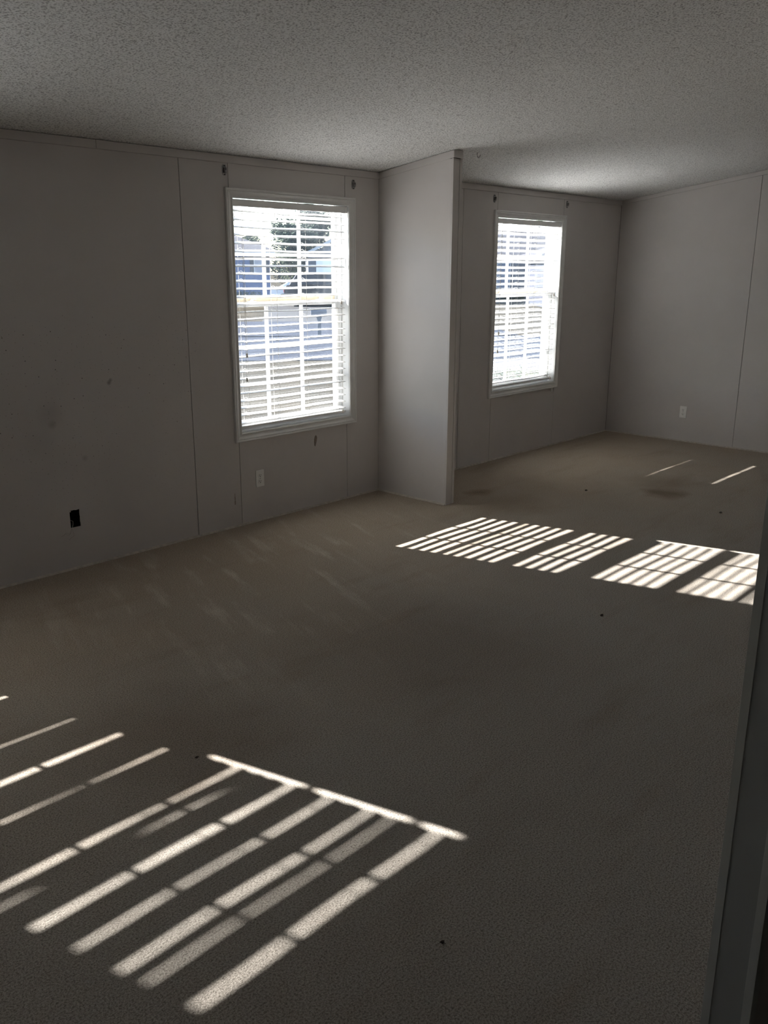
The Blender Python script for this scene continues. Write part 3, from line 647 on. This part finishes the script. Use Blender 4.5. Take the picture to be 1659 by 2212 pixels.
r = empty('mailbox', UV(.68, 25.25), A); tag(r, 'dark roadside mailbox on a post seen through the nearer window', 'mailbox')
MB().prism([(-.07, 0), (.07, 0), (.06, .58), (.11, .72), (-.11, .72), (-.06, .58)], 'y', -.06, .06).build('post', M_MAIL, r)
pl = [(-.11, .72), (.11, .72), (.11, .87)] + [(.11 * math.cos(t), .87 + .11 * math.sin(t)) for t in (math.pi * k / 8 for k in range(1, 8))] + [(-.11, .87)]
b_ = MB().loft([[(y, x, z) for x, z in pl] for y in (-.27, .27)]).build('box', M_MAIL, r)
MB().loft([[(y, x * 1.06, .80 + (z - .80) * 1.06) for x, z in pl] for y in (-.29, -.27)]).build('door', M_MAIL, b_)

def leaf_cloud(mb, rng, c_, rx, rz, n, s):
    for _ in range(n):
        while True:
            p = Vector((rng.uniform(-1, 1), rng.uniform(-1, 1), rng.uniform(-1, 1)))
            if .25 < p.length < 1: break
        p = Vector((c_[0] + p.x * rx, c_[1] + p.y * rx, c_[2] + p.z * rz))
        a = Vector((rng.gauss(0, 1), rng.gauss(0, 1), rng.gauss(0, 1))).normalized(); b = a.orthogonal().normalized(); q = s * rng.uniform(.5, 1.3)
        mb.add([p - a * q, p + b * q * .5, p + a * q, p - b * q * .5], [(0, 1, 2, 3)])
def green_tree(u, v, ht, rad, seed, m_, label, n=9000, blobs=14, s=.17, name='leafy_tree'):
    rng = random.Random(seed); r = empty(name, UV(u, v), 0); tag(r, label, 'tree', 'trees behind the houses')
    t = MB().tube([(0, 0, -.1), (.05, 0, ht * .3), (0, .1, ht * .7)], [.02 * ht + .04, .015 * ht + .02, .03], 7)
    for k in range(5):
        an = k * 1.3; t.tube([(0, 0, ht * (.25 + .07 * k)), (math.cos(an) * rad * .6, math.sin(an) * rad * .6, ht * (.5 + .07 * k))], [.06, .02], 5)
    t.build('trunk', M_BARK, r)
    cr = MB()
    for k in range(blobs):
        f = rng.random(); an = rng.uniform(0, 6.28); d_ = rad * .65 * (1 - .6 * f) * rng.random() ** .5
        leaf_cloud(cr, rng, (math.cos(an) * d_, math.sin(an) * d_, ht * (.22 + .62 * f)), rad * rng.uniform(.35, .6), ht * rng.uniform(.1, .17), n // blobs, s)
    cr.build('crown', m_, r)
def bare_tree(u, v, ht, seed, label):
    rng = random.Random(seed); r = empty('bare_tree', UV(u, v), 0); tag(r, label, 'tree', 'trees behind the houses')
    t = MB(); tw = MB()
    def grow(p, d, l, rad, lev):
        q = p + d * l; mid = p + d * l * .5 + Vector((rng.uniform(-1, 1), rng.uniform(-1, 1), 0)) * l * .05
        (t if lev < 2 else tw).tube([p, mid, q], [rad, rad * .85, rad * .65], 6 if lev < 2 else 3)
        if lev >= 5: return
        for k in range(3 if lev else 4):
            a = Vector((rng.gauss(0, 1), rng.gauss(0, 1), rng.gauss(.25, .6))).normalized()
            st = p + d * l * rng.uniform(.55, 1.0)
            grow(st, (d * .62 + a * .62).normalized(), l * rng.uniform(.58, .78), rad * .58, lev + 1)
    grow(Vector((0, 0, -.1)), Vector((.05, 0, 1)).normalized(), ht * .33, .02 * ht, 0)
    t.build('trunk', M_BARK, r); tw.build('branches', M_BARK, r)
for i, (u, v, ht, rad, mm, lb) in enumerate((
        (-3.9, 80, 6.2, 2.6, M_LEAF2, 'round olive green tree behind the blue house roof'), (-10.0, 84, 6.6, 3.0, M_LEAF, 'dark evergreen rising farther left behind the blue house'),
        (.6, 76, 7.8, 2.8, M_LEAF, 'tall dark evergreen in the gap between blue house and garage'), (3.0, 84, 9.6, 3.2, M_LEAF, 'tallest dark evergreen, behind the pale garage'), (9.6, 86, 8.4, 2.6, M_LEAF2, 'wide olive green tree behind the garage roof'),
        (16.0, 78, 6.8, 2.6, M_LEAF, 'dark low tree behind the middle of the grey house'), (21.5, 79, 6.4, 2.8, M_LEAF2, 'olive tree behind the grey house and its paler wing'), (27.5, 78, 6.6, 3.0, M_LEAF, 'dark tree past the end of the grey house'), (15.2, 88, 7.2, 2.6, M_LEAF, 'dark tree behind the near end of the grey house'))):
    green_tree(u, v, ht, rad, 30 + i, mm, lb)
green_tree(0.3, 70.5, 4.1, 1.3, 60, M_LEAF2, 'green bush between the blue house and the garage', n=2500, blobs=8, s=.09, name='garden_bush')
for i, (u, v, ht, lb) in enumerate(((-6.4, 72.5, 11.0, 'bare branching tree above the blue house roof'), (6.6, 75.5, 10.5, 'bare tall tree rising over the garage'), (15.0, 71, 11.0, 'bare tree above the near half of the grey house'), (21.5, 70, 10.5, 'bare tree above the paler wing'))):
    bare_tree(u, v, ht, 80 + i, lb)
for i, (u, v, w_, h_, lb) in enumerate(((-3.6, 58.4, 1.3, .75, 'dark low shrub against the blue house wall'), (13.2, 54.4, .7, .8, 'dark low shrub under the first window of the grey house'), (15.5, 54.3, .6, .7, 'dark low shrub between grey house and its wing'))):
    r = empty('foundation_shrub', UV(u, v), A); tag(r, lb, 'shrub', 'shrubs along the house walls'); q = random.Random(i + 90)
    st = MB()
    for k in range(5): st.tube([(q.uniform(-.3, .3) * w_, 0, -.05), (q.uniform(-.8, .8) * w_, q.uniform(-.2, .2), h_ * .7)], [.02, .01], 4)
    st.build('stems', M_BARK, r); cr = MB()
    for k in range(6): leaf_cloud(cr, q, (w_ * (k / 2.5 - 1), q.uniform(-.1, .1), h_ * .5), .5, h_ * .5, 260, .06)
    cr.build('foliage', M_LEAF, r)
wd = MB(); rng = random.Random(5)
for k in range(520):                                        # ragged weeds along the near side of the concrete walk
    u = rng.uniform(1.5, 7); v = 12.6 + rng.gauss(0, .35); x, y, z = UV(u, v)
    for q in range(4):
        a = rng.uniform(0, 6.28); l = rng.uniform(.08, .24); dx, dy = math.cos(a) * l * .5, math.sin(a) * l * .5
        wd.add([(x, y, z), (x + dx * .4 + .02, y + dy * .4, z + l * .7), (x + dx, y + dy, z + l), (x + dx * .4 - .02, y + dy * .4, z + l * .7)], [(0, 1, 2, 3)])
o = wd.build('weed_grass', M_WEED); tag(o, 'ragged low weeds along the pale walk below the far window', 'grass', None, 'stuff')
